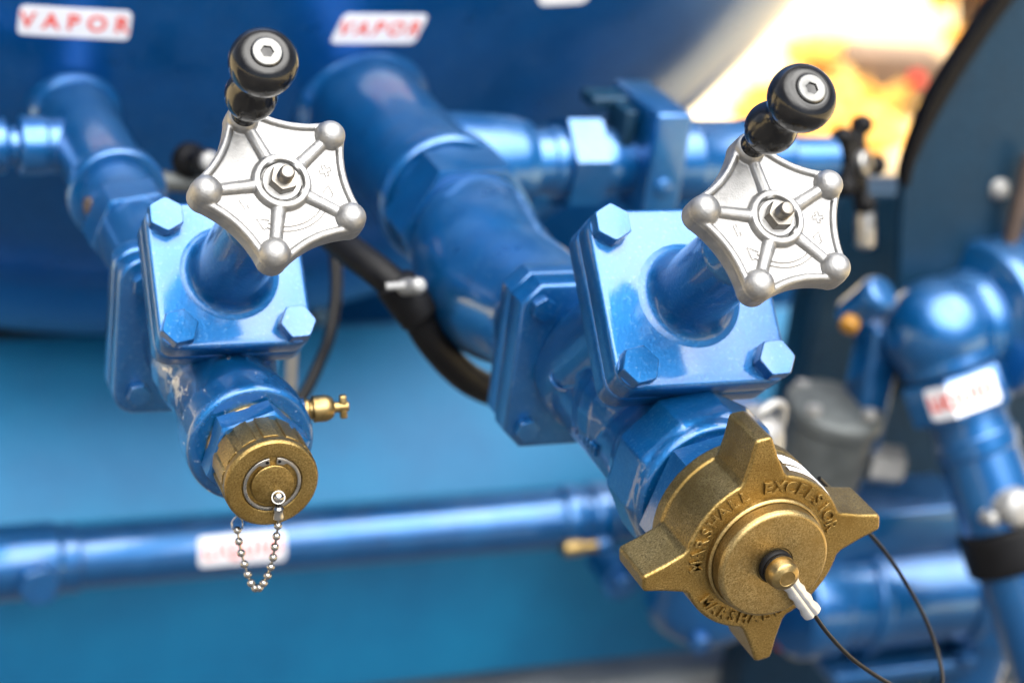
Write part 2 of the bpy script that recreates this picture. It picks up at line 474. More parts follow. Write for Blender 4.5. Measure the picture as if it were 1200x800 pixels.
def handwheel(valve, h, rot, tip):
    """handwheel on the stem at height h above the valve centre; tip = knob end in valve coordinates"""
    global WHEEL_ME
    Mw = onbon(h) @ Matrix.Rotation(rot, 4, 'Z')
    if WHEEL_ME is None:
        w = obj('handwheel', build_wheel_mesh(), ALU, valve, remesh=.00055, sm=2); WHEEL_ME = w.data
    else:
        w = bpy.data.objects.new('handwheel', WHEEL_ME); COL.objects.link(w); w.parent = valve
    w.matrix_local = Mw
    bm = B()
    lathe(bm, [(.0118, .0), (.0118, .0024, .0003), (.0112, .0028, .0003), (.006, .0028), (.006, .0)], I4, 48)
    obj('hub_washer', bm, ALU, w)
    bm = B(); hexbolt(bm, .0088, .0066, Matrix.Translation((0, 0, .0028)), .35)
    obj('stem_nut', bm, DULL, w, 25)
    bm = B()
    prof = [(.0047, .004)]
    for k in range(6): prof += [(.0047, .0098+.0009*k), (.0043, .01025+.0009*k)]
    prof += [(.0046, .0158, .0006), (.0040, .0172, .001), (0, .0176)]
    lathe(bm, prof, I4, 24); obj('threaded_stem_end', bm, DULL, w, 40)
    # cast arrow and signs between the spokes
    bm = B()
    def pol(r, a): return Vector((r*math.cos(R_(a)), r*math.sin(R_(a)), .0002))
    t = .00028
    for r in (.0275, .0305):
        tube(bm, [pol(r, 133+k*77/12) for k in range(13)], t, seg=6)
    tube(bm, [pol(.0275, 133), pol(.0255, 133), pol(.0285, 118), pol(.0325, 131), pol(.0305, 133)], t, seg=6)
    tube(bm, [pol(.0275, -128), pol(.0257, -127), pol(.0285, -117), pol(.0318, -128), pol(.0305, -131)], t, seg=6)
    def sign(a, r, plus):
        c = pol(r, a); u = Vector((math.cos(R_(a+90)), math.sin(R_(a+90)), 0)); v = Vector((-u.y, u.x, 0))
        A, b = .0036, .0011
        if plus: q = [(b, b), (A, b), (A, -b), (b, -b), (b, -A), (-b, -A), (-b, -b), (-A, -b), (-A, b), (-b, b), (-b, A), (b, A)]
        else: q = [(A, b), (A, -b), (-A, -b), (-A, b)]
        tube(bm, [c+u*x+v*y for x, y in q], t, seg=6, closed=True)
    sign(94, .027, False); sign(-98, .029, True)
    obj('cast_arrow_and_signs', bm, ALUD, w, 60)
    base = Mw @ Vector((WR, 0, .006))
    Wi = Mw.inverted()
    k = knob_handle(w, Wi @ base, Wi @ Vector(tip))
    return w

# ------------------------------------------------------------------ valves
def bolts(parent, name, M, sp, R, h, mat, hs=None):
    for i, (sx, sy) in enumerate(((-1, 1), (-1, -1), (1, -1), (1, 1))):
        bm = B(); MM = M @ Matrix.Translation((sx*sp, sy*sp, 0))
        lathe(bm, [(R*.93, -.001), (R*.93, .0012)], MM, 32)
        hexbolt(bm, R, h, MM @ Matrix.Translation((0, 0, .001)), [.5, .2, .05, .4][i])
        obj(name, bm, mat, parent, 22)
ZP = ZC-.597
IL = Vector((.3245, 1.273, ZC-.600)); IR = Vector((.5926, 1.172, ZC-.594))

VL = thing('globe_valve', 'smaller blue globe valve with chipped paint and a bead-chained brass cap on its outlet', 'valve', IL, 'blue globe valves with silver handwheels')
VR = thing('globe_valve', 'larger blue globe valve with the four-lugged brass cap screwed on its outlet', 'valve', IR, 'blue globe valves with silver handwheels')

# --- left (small) valve
bm = B(); plate(bm, rrect(.0575, .0585, .017, 8), -.014, .004, .003, onflow(0, .003, .002))
fl = obj('inlet_flange', bm, CAST, VL)
bolts(fl, 'flange_bolt', onflow(.004, .003, .002), .041, .0085, .006, CAST)
bm = B()
lathe(bm, [(.034, -.004), (.034, .05), (.0355, .105, .01), (.0405, .135, .004), (.0412, .140), (.0412, .1620, .003), (.0390, .165, .001), (0, .165)], FLOW, 64)
ball(bm, (0, -.062, .01), .043)
lathe(bm, [(.036, -.01), (.036, .075, .004), (.040, .085)], BON, 48)
tube(bm, [(.032, -.128, .002), (.0445, -.128, .004)], .0085, seg=20)
obj('valve_body', bm, WORN, VL, remesh=.0011, sm=6)
bm = B(); plate(bm, rrect(.050, .050, .011, 8), .084, .0995, .0025, BON)
obj('body_flange', bm, CAST, VL)
bm = B(); plate(bm, rrect(.0505, .0505, .012, 8), .1005, .118, .003, BON)
lathe(bm, [(.0345, .1165), (.0330, .1179), (.0300, .1187), (.0276, .1202), (.0258, .1228), (.0247, .1275), (.0241, .1350), (.0236, .150), (.0228, .205, .002), (.017, .212), (.012, .213), (.012, .245)], BON, 64)
bn = obj('bonnet', bm, CAST, VL)
bolts(bn, 'bonnet_bolt', onbon(.118), .0385, .0122, .0085, BLUE)
tipL = at(313, 61, 0)if False else None
def tip_on(I, px, py, h):
    """point on the sight line at height h along the bonnet axis"""
    d = ray(px, py); n = Vector((0, -1, 1)).normalized(); c = Vector((0, 0, ZC))
    t = (h - (c-I).dot(n))/d.dot(n)
    return c+d*t-I
handwheel(VL, .2585, R_(113.5), tip_on(IL, 313, 61, .2585+.086))
bm = B(); lathe(bm, [(.0298, .164), (.0298, .1685, .001), (.028, .1685)], FLOW, 48)
obj('brass_washer', bm, BRASSM, VL)
bm = B(); hexbolt(bm, .0338, .0165, onflow(.1672), .30)
obj('outlet_hex_nut', bm, BLUE, VL, 22)
# bleeder on the right of the collar
Mb = frame((1, -.12, .10), (.0435, -.128, .004))
bm = B()
lathe(bm, [(.0070, 0), (.0078, .0005, .0005), (.0078, .003, .0005), (.0064, .0038), (.0068, .0055), (.0088, .0062, .0005), (.0088, .0155, .002), (.0066, .0195, .002), (.0036, .0205), (.0036, .026)], Mb, 32)
bl = obj('bleeder_valve', bm, BRASSB, VL)
bm = B()
Mw_ = frame((1, -.12, .10), (.0435, -.128, .004), (0, .2, 1))
plate(bm, rrect(.0078, .0030, .0012, 3), .0240, .0285, .0008, Mw_)
lathe(bm, [(.0034, .022), (.0034, .0300, .001), (0, .0302)], Mw_, 20)
obj('thumb_wing', bm, BRASSB, bl)

# --- right (large) valve
bm = B(); plate(bm, cham(.062, .063, .0135), -.036, -.013, .003, onflow(0))
fl = obj('inlet_flange', bm, CAST, VR)
bolts(fl, 'flange_bolt', onflow(-.013), .047, .009, .006, CAST)
bm = B()
lathe(bm, [(.040, -.014), (.044, -.004, .002), (.044, .06), (.045, .120, .004), (.049, .132, .003), (.049, .14)], FLOW, 64)
plate(bm, ngon(.0550, 10, R_(10)), .132, .174, .006, FLOW)
lathe(bm, [(.0515, .16), (.0515, .176, .002), (.049, .180, .001), (0, .180)], FLOW, 64)
ball(bm, (0, -.075, .012), .051)
lathe(bm, [(.047, -.01), (.047, .095, .004), (.050, .112)], BON, 64)
obj('valve_body', bm, CAST, VR, remesh=.0012, sm=6)
bm = B(); plate(bm, rrect(.0605, .0605, .013, 8), .112, .129, .0025, BON)
obj('body_flange', bm, CAST, VR)
bm = B(); plate(bm, rrect(.061, .061, .014, 8), .130, .1495, .003, BON)
lathe(bm, [(.0378, .1480), (.0360, .1494), (.0325, .1503), (.0296, .1522), (.0273, .1556), (.0258, .1606), (.0250, .1680), (.0245, .180), (.0238, .222, .002), (.018, .229), (.012, .230), (.012, .262)], BON, 64)
bn = obj('bonnet', bm, CAST, VR)
bolts(bn, 'bonnet_bolt', onbon(.1495), .0479, .0132, .0095, BLUE)
handwheel(VR, .272, R_(99.5), tip_on(IR, 951, 104, .272+.084))
bm = B(); lathe(bm, [(.043, .17), (.043, .19)], FLOW, 48); hexbolt(bm, .0530, .026, onflow(.1845), .25)
obj('outlet_hex_nut', bm, BLUE, VR, 22)
# raised maker's oval on the side of the body
bm = B()
Me = frame((-.93, -.25, .28), (-.0425, -.030, .0135), (0, -1, .35))
tube(bm, [(.0135*math.cos(2*PI*k/32), .0088*math.sin(2*PI*k/32), 0) for k in range(32)], .0012, Me, 8, True)
me = text_mesh('R', .014, .0003, 1, .0012, .0003)
tb = bmesh.new(); tb.from_mesh(me); tb.transform(Me)
tmp = bpy.data.meshes.new('t'); tb.to_mesh(tmp); bm.from_mesh(tmp); tb.free()
obj('raised_oval_emblem', bm, CAST, VR)
# row of cast figures along the lower side of the body
bm = B()
me = text_mesh('A 3 4 0 0 L', .011, .0002, 1, .001, .0002)
tb = bmesh.new(); tb.from_mesh(me)
for v in tb.verts:
    x, y, z = v.co
    a = R_(188)+y/.046
    s = .082+x*.75
    rr = .0462+z
    v.co = Vector((rr*math.cos(a), -s, rr*math.sin(a)))
tmp = bpy.data.meshes.new('t'); tb.to_mesh(tmp); bm.from_mesh(tmp); tb.free()
obj('cast_lettering', bm, CAST, VR)

# ------------------------------------------------------------------ left brass cap with bead chain
CL = thing('brass_cap', 'small knurled brass cap with a bead chain hanging from its centre', 'pipe cap', IL, 'brass outlet caps')
bm = B()
out = []
n = 13
for k in range(n):
    a0 = 2*PI*k/n
    rA, rB = .0298, .0285
    out += [(rA*math.cos(a0+.01), rA*math.sin(a0+.01)), (rA*math.cos(a0+.12), rA*math.sin(a0+.12)), (rA*math.cos(a0+.31), rA*math.sin(a0+.31)), (rB*math.cos(a0+.32), rB*math.sin(a0+.32)), (rB*math.cos(a0+.465), rB*math.sin(a0+.465))]
plate(bm, out, .1835, .2080, .0004, FLOW)
lathe(bm, [(.0275, .19), (.0275, .207), (.0292, .2085, .0006), (.0296, .2135, .001), (.0282, .2155, .0006), (.0190, .2155, .0006), (.0184, .2140), (0, .2140)], FLOW, 72)
obj('cap_ring', bm, BRASS, CL, 30)
bm = B()
aa = [R_(100+k*344/56) for k in range(57)]
cring = [(.0181*math.cos(a), .0181*math.sin(a)) for a in aa]
ci = [((.0160 if 3 < k < 53 else .0138)*math.cos(a), (.0160 if 3 < k < 53 else .0138)*math.sin(a)) for k, a in enumerate(aa)]
plate(bm, cring+ci[::-1], .2141, .2157, .0003, FLOW)
sr = obj('snap_ring', bm, STEEL, CL)
bm = B()
for a in (106, 78):
    lathe(bm, [(.0011, 0), (.0011, .0004), (0, .0004)], onflow(.2155, .0158*math.cos(R_(a)), .0158*math.sin(R_(a))), 12)
ey = obj('dark_hole_discs', bm, RUBBER, sr)  # black discs paint the shade inside the two eye holes
bm = B(); lathe(bm, [(.0134, .2135), (.0134, .2168, .0008), (.006, .2176, .003), (0, .2176)], FLOW, 48)
obj('cap_plug', bm, BRASS, CL)
# chain: hangs from the plug centre to an eye at the back of the ring
def hang(px, py, Yl): return at(px, py, IL.y+Yl)-IL
px_beads = [(326, 598), (326, 607), (325.7, 615.7), (324, 628), (322, 640.6), (320, 652.8), (317.3, 664), (313.6, 674), (309.0, 682.8), (304.0, 688.2), (299, 688.6), (294.2, 682.8), (290.3, 672.6), (286.3, 660.5), (282.6, 647.6), (280, 634), (278.3, 621)]
pts = []
for i, (a, b_) in enumerate(px_beads):
    f = i/(len(px_beads)-1)
    pts.append(hang(a, b_, -.2215*(1-f)+-.186*f))
bm = B()
for p in pts[2:]:
    ball(bm, p, .00262, seg=20)
tube(bm, pts, .0008, seg=6)
ball(bm, hang(326.3, 582.5, -.2205), .0036, seg=24)
tube(bm, [hang(326.3, 582.5, -.2175), hang(326.3, 582.5, -.2205)], .0042, seg=20)
lathe(bm, [(.0026, -.001), (.0035, .0005), (.0029, .003), (.0035, .0055), (.0035, .0075), (.0018, .0085)], frame(hang(325.8, 612, -.2215)-hang(326, 596, -.2215), hang(326.2, 594, -.2215)), 20)
pe = pts[-1]
tube(bm, smooth_path([pe+Vector((-.0031, 0, .0002)), pe+Vector((-.0034, .002, .005)), pe+Vector((0, .003, .0085)), pe+Vector((.0034, .002, .005)), pe+Vector((.0031, 0, .0002))], 6), .0005, seg=6)
obj('bead_chain', bm, CHROME, CL)

# ------------------------------------------------------------------ right brass cap with four lugs and lanyard
CP = thing('brass_cap', 'large brass cap with four pointed lugs, raised maker lettering and a black cable lanyard', 'pipe cap', IR, 'brass outlet caps')
RR = .0525
out = []
rot = R_(10.5)
for k in range(4):
    a = rot+k*PI/2
    d = Vector((math.cos(a), math.sin(a))); t = Vector((-d.y, d.x))
    hb, ht = .0142, .0054
    ab = math.asin(hb/RR)
    q = []
    q.append(d*.0785-t*ht); q.append(d*.0793-t*ht*.6); q.append(d*.0793+t*ht*.6); q.append(d*.0785+t*ht)
    q.append(d*.0655+t*.0090); q.append(d*.0530+t*.0134)
    m_ = 14
    a0 = a+ab*1.12; a1 = a+PI/2-ab*1.12
    for j in range(m_+1):
        aa = a0+(a1-a0)*j/m_; q.append(Vector((RR*math.cos(aa), RR*math.sin(aa))))
    d2 = Vector((-d.y, d.x)); t2 = Vector((-d2.y, d2.x))
    q.append(d2*.0530-t2*.0134); q.append(d2*.0655-t2*.0090)
    out += q
out = [(p.x, p.y) for p in out]
bm = B()
plate(bm, out, .2130, .2500, .0015, FLOW, .0015)
lathe(bm, [(.0535, .2045), (.0535, .214, .001), (.050, .2155)], FLOW, 96)
ring = obj('lugged_ring', bm, BRASS, CP, remesh=.0007, sm=2)
bm = B()
def arc_text(word, a0, a1, r, size, up_out=True):
    for i, ch in enumerate(word):
        if ch == ' ': continue
        a = R_(a0+(a1-a0)*i/(len(word)-1))
        me = text_mesh(ch, size, .00005, 1, .0010, .00025)
        tb = bmesh.new(); tb.from_mesh(me); bpy.data.meshes.remove(me)
        tw = a-PI/2 if up_out else a+PI/2
        tb.transform(FLOW @ Matrix.Translation((r*math.cos(a), r*math.sin(a), .2503)) @ Matrix.Rotation(tw, 4, 'Z'))
        tmp = bpy.data.meshes.new('t'); tb.to_mesh(tmp); bm.from_mesh(tmp); tb.free(); bpy.data.meshes.remove(tmp)
arc_text('MARSHALL EXCELSIOR', 186, 20, .0452, .0108)
arc_text('MARSHALL', 222, 292, .0452, .0100, False)
lt = obj('raised_lettering', bm, BRASS, ring, 50)
bm = B()
lathe(bm, [(.0385, .2490), (.0385, .2530, .0008), (.0372, .2540, .0006), (.0366, .2540), (.0362, .2515), (.0362, .2615, .0006), (.0352, .2638, .0008), (.0338, .2646, .0006), (.012, .2646, .001), (.0115, .2640), (0, .2640)], FLOW, 96)
obj('cap_plug', bm, BRASSM, CP, 30)
bm = B(); lathe(bm, [(.0105, .263), (.0112, .2655, .001), (.0105, .2680, .001), (.006, .268)], FLOW, 32)
obj('rubber_grommet', bm, RUBBER, CP)
bm = B(); lathe(bm, [(.0085, .266), (.0098, .2695, .001), (.0102, .273, .0015), (.0088, .2785, .0012), (.0050, .2805, .0008), (.0046, .2802), (0, .2802)], FLOW, 48)
obj('plug_button', bm, BRASSB, CP, 30)
bm = B()
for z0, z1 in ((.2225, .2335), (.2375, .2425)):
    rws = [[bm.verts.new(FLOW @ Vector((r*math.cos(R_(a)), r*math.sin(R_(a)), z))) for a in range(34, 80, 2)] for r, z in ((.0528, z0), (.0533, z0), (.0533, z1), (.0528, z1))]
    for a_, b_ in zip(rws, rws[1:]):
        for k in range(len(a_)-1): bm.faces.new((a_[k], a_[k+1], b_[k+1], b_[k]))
wb = obj('white_arc_strips', bm, WHITE, CP)  # two plain white strips on the ring's upper right side
def cp(px, py, Yl): return at(px, py, IR.y+Yl)-IR
bm = B()
cab = [cp(917, 664, -.2700), cp(925, 677, -.2712), cp(938, 694, -.272), cp(951, 715, -.272), cp(972, 744, -.270), cp(1003, 775, -.266), cp(1045, 802, -.26), cp(1080, 818, -.25), cp(1103, 803, -.235), (cp(1099, 765, -.215)), cp(1083, 722, -.20), cp(1060, 680, -.185), cp(1036, 645, -.178), cp(1013, 618, -.178), cp(990, 590, -.186), cp(960, 560, -.20)]
tube(bm, smooth_path(cab, 8), .00135, seg=10)
# the loop of the cable round the stud under the button
tube(bm, [tuple(onflow(.2700) @ Vector((.0088*math.cos(2*PI*k/24), .0088*math.sin(2*PI*k/24), 0))) for k in range(24)], .0014, seg=8, closed=True)
lan = obj('cable_lanyard', bm, CABLE, CP)
bm = B()
Ms = frame(cp(953, 718, -.272)-cp(925, 680, -.2725), cp(924, 680, -.2722))
Ls = (cp(953, 718, -.272)-cp(925, 680, -.2725)).length
key = [(.0042, 0), (.0046, .08), (.0040, .2), (.0047, .33), (.0040, .46), (.0048, .6), (.0041, .74), (.0050, .88), (.0048, 1.0)]
n = 24; rows = []
for r, f in [(k.x, k.y) for k in [Vector((a, b_)) for a, b_ in key]]:
    rows.append([bm.verts.new(Ms @ Vector((r*1.25*math.cos(2*PI*k/n), r*.8*math.sin(2*PI*k/n)*(1-.35*abs(math.cos(2*PI*k/n))**6*-1 if False else 1)*(.72 if k % (n//2) == n//4 else 1), f*Ls))) for k in range(n)])
for a, b_ in zip(rows, rows[1:]):
    for k in range(n): bm.faces.new((a[k], a[(k+1) % n], b_[(k+1) % n], b_[k]))
bm.faces.new(rows[0][::-1]); bm.faces.new(rows[-1])
obj('crimp_sleeve', bm, SLEEVE, lan, 60)

# ------------------------------------------------------------------ tank
TX, TZ, TR, TY, TD = .458, ZC-.07, .893, 2.106, .4465
tank = thing('storage_tank', 'big glossy blue propane tank with a domed end behind the valves', 'tank', (TX, TY, TZ))
bm = B()
prof = [(0, TD)]
for k in range(1, 40):
    a = k/40*PI/2
    prof.append((TR*math.sin(a), TD*math.cos(a)))
prof += [(TR, 0), (TR, -.02), (TR, -4.2)]
lathe(bm, prof, FLOW, 160)
obj('tank_shell', bm, TANK, tank, 60)
bm = B()
lathe(bm, [(TR-.001, -.018), (TR+.003, -.028, .003), (TR+.003, -.036, .003), (TR-.001, -.046)], FLOW, 160)
obj('seam_weld', bm, TANK, tank, 60)
def headY(x, z):
    q = 1-((x-TX)**2+(z-TZ)**2)/TR**2
    return TY-TD*math.sqrt(max(q, 0))
def on_head(px, py):
    Y = 1.75
    for _ in range(30):
        p = at(px, py, Y); Y = headY(p.x, p.z)
    return at(px, py, Y)
def head_fn(c, rot=0, shear=0):
    e = 1e-3
    def fn(x, y, h):
        X = c.x+x*math.cos(rot)-y*math.sin(rot)+shear*y; Z = c.z+x*math.sin(rot)+y*math.cos(rot)
        Y = headY(X, Z)
        nx = -(headY(X+e, Z)-headY(X-e, Z))/(2*e); nz = -(headY(X, Z+e)-headY(X, Z-e))/(2*e)
        nv = Vector((nx, 1, nz)); nv = Vector((nx, 1, nz)).normalized()*-1
        nv = Vector((-nx*-1*-1 if False else -nx, -1, -nz))
        nv = Vector((headY(X+e, Z)-headY(X-e, Z), -2*e, headY(X, Z+e)-headY(X, Z-e))).normalized()
        return Vector((X, Y, Z))+nv*h
    return fn
def label_on(name, lab, word, fn, hw, hh, size, bold=.0011, space=1.2, group=None):
    bm = B(); wrapped_plate(bm, hw, hh, .005, fn, .0007)
    o = obj(name, bm, WHITE, None, 50)
    tag(o, lab, 'sticker', group)
    bm = B(); wrapped_text(bm, word, size, fn, .0012, bold, space)
    obj('red_lettering', bm, RED, o)
    return o
G = 'white stickers with red capital letters'
label_on('warning_sticker', 'white VAPOR sticker above the narrower pipe, crisp and almost level', 'VAPOR', head_fn(on_head(88, 27), R_(-1.0)), .0475, .0140, .0215, bold=.0005, space=1.55, group=G)
label_on('warning_sticker', 'slanted white VAPOR sticker above the thicker pipe', 'VAPOR', head_fn(on_head(445, 34), R_(-1), .28), .0420, .0150, .0200, bold=.0005, space=1.4, group=G)
bm = B(); fn = head_fn(on_head(662, -8)); wrapped_plate(bm, .030, .012, .011, fn, .0007)
tag(obj('blank_sticker', bm, WHITE, None, 50), 'blank rounded white sticker cut off by the top edge of the photo', 'sticker')

# ------------------------------------------------------------------ pipes from the tank to the valves
YH = headY(.3245, ZP)
def sx(Ix, Y, Z=ZP): return frame((0, -1, 0), (Ix, Y, Z))
# left pipe (origin at the tank, z = distance toward the valve)
PL = thing('threaded_pipe', 'thin blue pipe assembly feeding the smaller valve from the tank', 'pipe', (IL.x, 1.75, IL.z))
Lf = IL.y+.014; T0 = 1.75-Lf
bm = B()
lathe(bm, [(.050, -.03), (.0445, -.004, .006), (.041, .012, .006), (.0345, .020, .004), (.0335, .05), (.0335, .19)], FLOW, 48)
t = PL
obj('tee_fitting', bm, PIPE, PL)
bm = B(); lathe(bm, [(.030, .188), (.0395, .190, .002), (.0405, .196, .002), (.0405, .206, .002), (.0385, .209, .001), (.029, .209)], FLOW, 48)
obj('banded_end', bm, PIPE, PL)
bm = B(); lathe(bm, [(.0295, .205), (.0295, .262)], FLOW, 48); obj('pipe_nipple', bm, PIPE, PL)
bm = B(); hexbolt(bm, .0385, .036, onflow(.258), .15); obj('union_nut', bm, PIPE, PL, 22)
bm = B(); lathe(bm, [(.032, .29), (.033, .300, .003), (.0325, .33), (.033, T0-.055, .003), (.043, T0-.030, .004), (.046, T0-.022)], FLOW, 48); obj('reducer', bm, PIPE, PL)
bm = B(); plate(bm, rrect(.0575, .0585, .017, 8), T0-.020, T0-.002, .003, onflow(0, .003, .002)); obj('companion_flange', bm, PIPE, PL)
# rusted gouge on the left of the nipple
bm = B(); lathe(bm, [(.007, 0), (.007, .003, .001), (0, .004)], frame((-1, -.2, .1), (-.0280, -.236, .004)), 16); obj('rust_patch', bm, RUST, PL)
# side branch to the left
YB = 1.75-.085
bm = B()
Mx = frame((-1, 0, 0), (0, -.085, .0))
lathe(bm, [(.024, 0), (.024, .038, .001), (.0255, .040, .001), (.0255, .060, .002), (.022, .062)], Mx, 40)
obj('side_outlet', bm, PIPE, PL)
bm = B()
lathe(bm, [(.017, .060), (.017, .070, .001), (.0235, .072, .002), (.0245, .080, .004), (.0235, .094, .002), (.020, .097), (.020, .16), (.0235, .162, .002), (.0235, .26)], Mx, 40)
obj('branch_coupling', bm, PIPE, PL)

# right pipe
PR = thing('threaded_pipe', 'thick blue pipe assembly with a big hex union feeding the larger valve', 'pipe', (IR.x, 1.75, IR.z))
T1 = 1.75-(IR.y+.036)
bm = B()
lathe(bm, [(.078, -.04), (.070, -.006, .010), (.063, .012, .008), (.0545, .022, .006), (.0535, .05), (.0535, .236)], FLOW, 64)
obj('tee_fitting', bm, PIPE, PR)
bm = B(); lathe(bm, [(.049, .222), (.0580, .226, .003), (.0590, .232, .003), (.0590, .246, .003), (.0560, .250, .001), (.048, .250)], FLOW, 64)
obj('banded_end', bm, PIPE, PR)
bm = B(); lathe(bm, [(.050, .246), (.050, .262)], FLOW, 48); obj('pipe_nipple', bm, PIPE, PR)
bm = B(); hexbolt(bm, .0605, .048, onflow(.262), R_(3)); obj('union_nut', bm, PIPE, PR, 22)
bm = B(); pa = [(0, 0, .300), (0, 0, .314), (-.004, -.004, .335), (-.009, -.010, .368), (-.010, -.011, .402), (-.006, -.006, .440), (-.001, -.001, T1-.062), (0, 0, T1-.040), (0, 0, T1-.020), (0, 0, T1-.004)]
ra = [.046, .0490, .0535, .0572, .0568, .0525, .0478, .0495, .054, .055]
tube(bm, smooth_path(pa, 5), [p.x for p in smooth_path([(r, 0, 0) for r in ra], 5)], FLOW, 64)
obj('bulged_elbow', bm, PIPE, PR)
bm = B(); plate(bm, cham(.060, .061, .013), T1-.022, T1-.002, .003, FLOW); obj('companion_flange', bm, PIPE, PR)

# cross line off the right tee
XB = .5926+.055
YB = 1.595
CRS = thing('cross_pipe', 'pale blue cross pipe with hex union and bolted block running right from the thick pipe', 'pipe', (XB, YB, IR.z))
Mx = frame((1, 0, 0), (0, 0, 0), (0, 0, 1))
bm = B(); lathe(bm, [(.046, -.03), (.044, .02), (.042, .040, .004), (.038, .052)], Mx, 48); obj('tee_outlet', bm, PIPE, CRS)
bm = B(); lathe(bm, [(.031, .05), (.031, .070), (.033, .072, .002), (.033, .088, .002), (.030, .090)], Mx, 48); obj('pipe_nipple', bm, PIPE, CRS)
bm = B(); hexbolt(bm, .0445, .034, Mx @ Matrix.Translation((0, 0, .084)), R_(10)); obj('union_nut', bm, PIPE, CRS, 22)
bm = B(); lathe(bm, [(.031, .116), (.033, .128, .003), (.031, .140), (.030, .16)], Mx, 40); obj('valve_neck', bm, PIPE, CRS)
bm = B(); box(bm, (.166, -.004, .012), (.0175, .050, .052), I4, .004)
blk = obj('valve_block', bm, PIPE, CRS)
bm = B(); lathe(bm, [(.0085, 0), (.0085, .004, .002), (0, .006)], frame((0, -1, 0), (.164, -.054, -.004)), 20); obj('block_bolt', bm, BLUE, blk)
bm = B(); box(bm, (.142, .025, .052), (.028, .016, .006), I4, .003); box(bm, (.138, -.004, .040), (.006, .02, .016), I4, .002); obj('lever_plate', bm, NAVY, CRS)
bm = B(); lathe(bm, [(.038, .183), (.040, .187, .003), (.040, .214, .003), (.038, .218), (.038, .268), (.040, .270, .003), (.040, .286, .003), (.034, .288), (.034, .312, .002), (.022, .316), (.022, .365)], Mx, 48)
obj('end_coupling', bm, PIPE, CRS)

# little black handwheel at the far end of the cross pipe
c = at(1002, 192, 1.62)
HW = thing('handwheel', 'small out of focus black handwheel at the end of the cross pipe', 'handwheel', c)
Mh = frame((.55, -.75, .35))
bm = B()
plate(bm, [(x*.9, y*.9) for x, y in wheel_outline(.045, .010, .55)], -.006, .006, .002, Mh)
for k in range(5):
    a = 2*PI*k/5; ball(bm, (.0405*math.cos(a), .0405*math.sin(a), .004), .0105, Mh, 16)
obj('wheel_disc', bm, RUBBER, HW)
bm = B(); lathe(bm, [(.010, -.05), (.010, .0), (.013, .004, .002), (.013, .014, .003), (0, .016)], Mh, 24); obj('wheel_hub', bm, STEEL, HW)
bm = B(); lathe(bm, [(.007, 0), (.010, .015), (.011, .045, .003), (0, .05)], frame((.1, -.2, -1), Mh @ Vector((.02, -.036, .0))), 16); obj('wheel_grip', bm, STEEL, HW)

# black valve body and hose behind the small valve
c = at(222, 188, 1.66)
bm = B(); ball(bm, (0, 0, 0), .016, seg=24); lathe(bm, [(.010, 0), (.012, .02, .003), (.011, .03), (0, .032)], frame((.3, -1, .3)), 20)
kn = thing('gauge_stem', 'dull black stem with a grey tip poking out beside the small handwheel', 'fitting', c)
obj('stem_ball', bm, RUBBER, kn)
bm = B(); lathe(bm, [(.0085, 0), (.0085, .006, .002), (0, .008)], frame((.3, -1, .3), (.009, -.030, .010)), 16); obj('grey_tip', bm, GALV, kn)
a, b_ = at(180, 211, 1.66), at(300, 222, 1.66)
bm = B(); tube(bm, [a, b_], .009, seg=16)
tag(obj('grey_rod', bm, GREYC), 'short dark grey rod running behind the small handwheel', 'rod')

# black hose with a clamp, and a thin cable
hp = [at(372, 262, 1.46), at(408, 292, 1.40), at(448, 322, 1.365), at(478, 352, 1.35), at(505, 398, 1.345), at(545, 441, 1.355), at(590, 462, 1.38), at(640, 470, 1.42)]
HO = thing('rubber_hose', 'thick black rubber hose curving between the two valves', 'hose', hp[3])
P_ = smooth_path([p-hp[3] for p in hp], 8)
bm = B(); tube(bm, P_, .0125, seg=20); obj('hose_body', bm, RUBBER, HO)
d = (hp[4]-hp[2]).normalized()
bm = B(); lathe(bm, [(.0125, -.020), (.0165, -.017, .002), (.0165, .016, .002), (.0125, .020)], frame(d), 28); obj('hose_sleeve', bm, RUBBER, HO)
cl = at(489, 335, 1.32)-hp[3]
bm = B(); lathe(bm, [(.0065, -.02), (.0065, .003, .002), (.004, .006, .001), (0, .0065)], frame((.2, -1, .5), cl), 16); tube(bm, [cl+Vector((-.02, .012, -.005)), cl+Vector((0, .006, -.002))], .003, seg=8); obj('clamp_screw', bm, GALV, HO)
kp = [at(378, 240, 1.60), at(391, 290, 1.56), at(394, 340, 1.53), at(387, 390, 1.50), at(372, 430, 1.47), at(356, 462, 1.45), at(335, 490, 1.44)]
bm = B(); tube(bm, smooth_path(kp, 8), .0052, seg=12)
tag(obj('thin_cable', bm, CABLE), 'thin black cable hanging down just right of the small valve', 'cable')
bm = B(); tube(bm, [at(343, 400, 1.5), at(340, 470, 1.5)], .005, seg=10)
tag(obj('steel_rod', bm, GALV), 'short pale steel rod seen in the gap behind the small valve', 'rod')

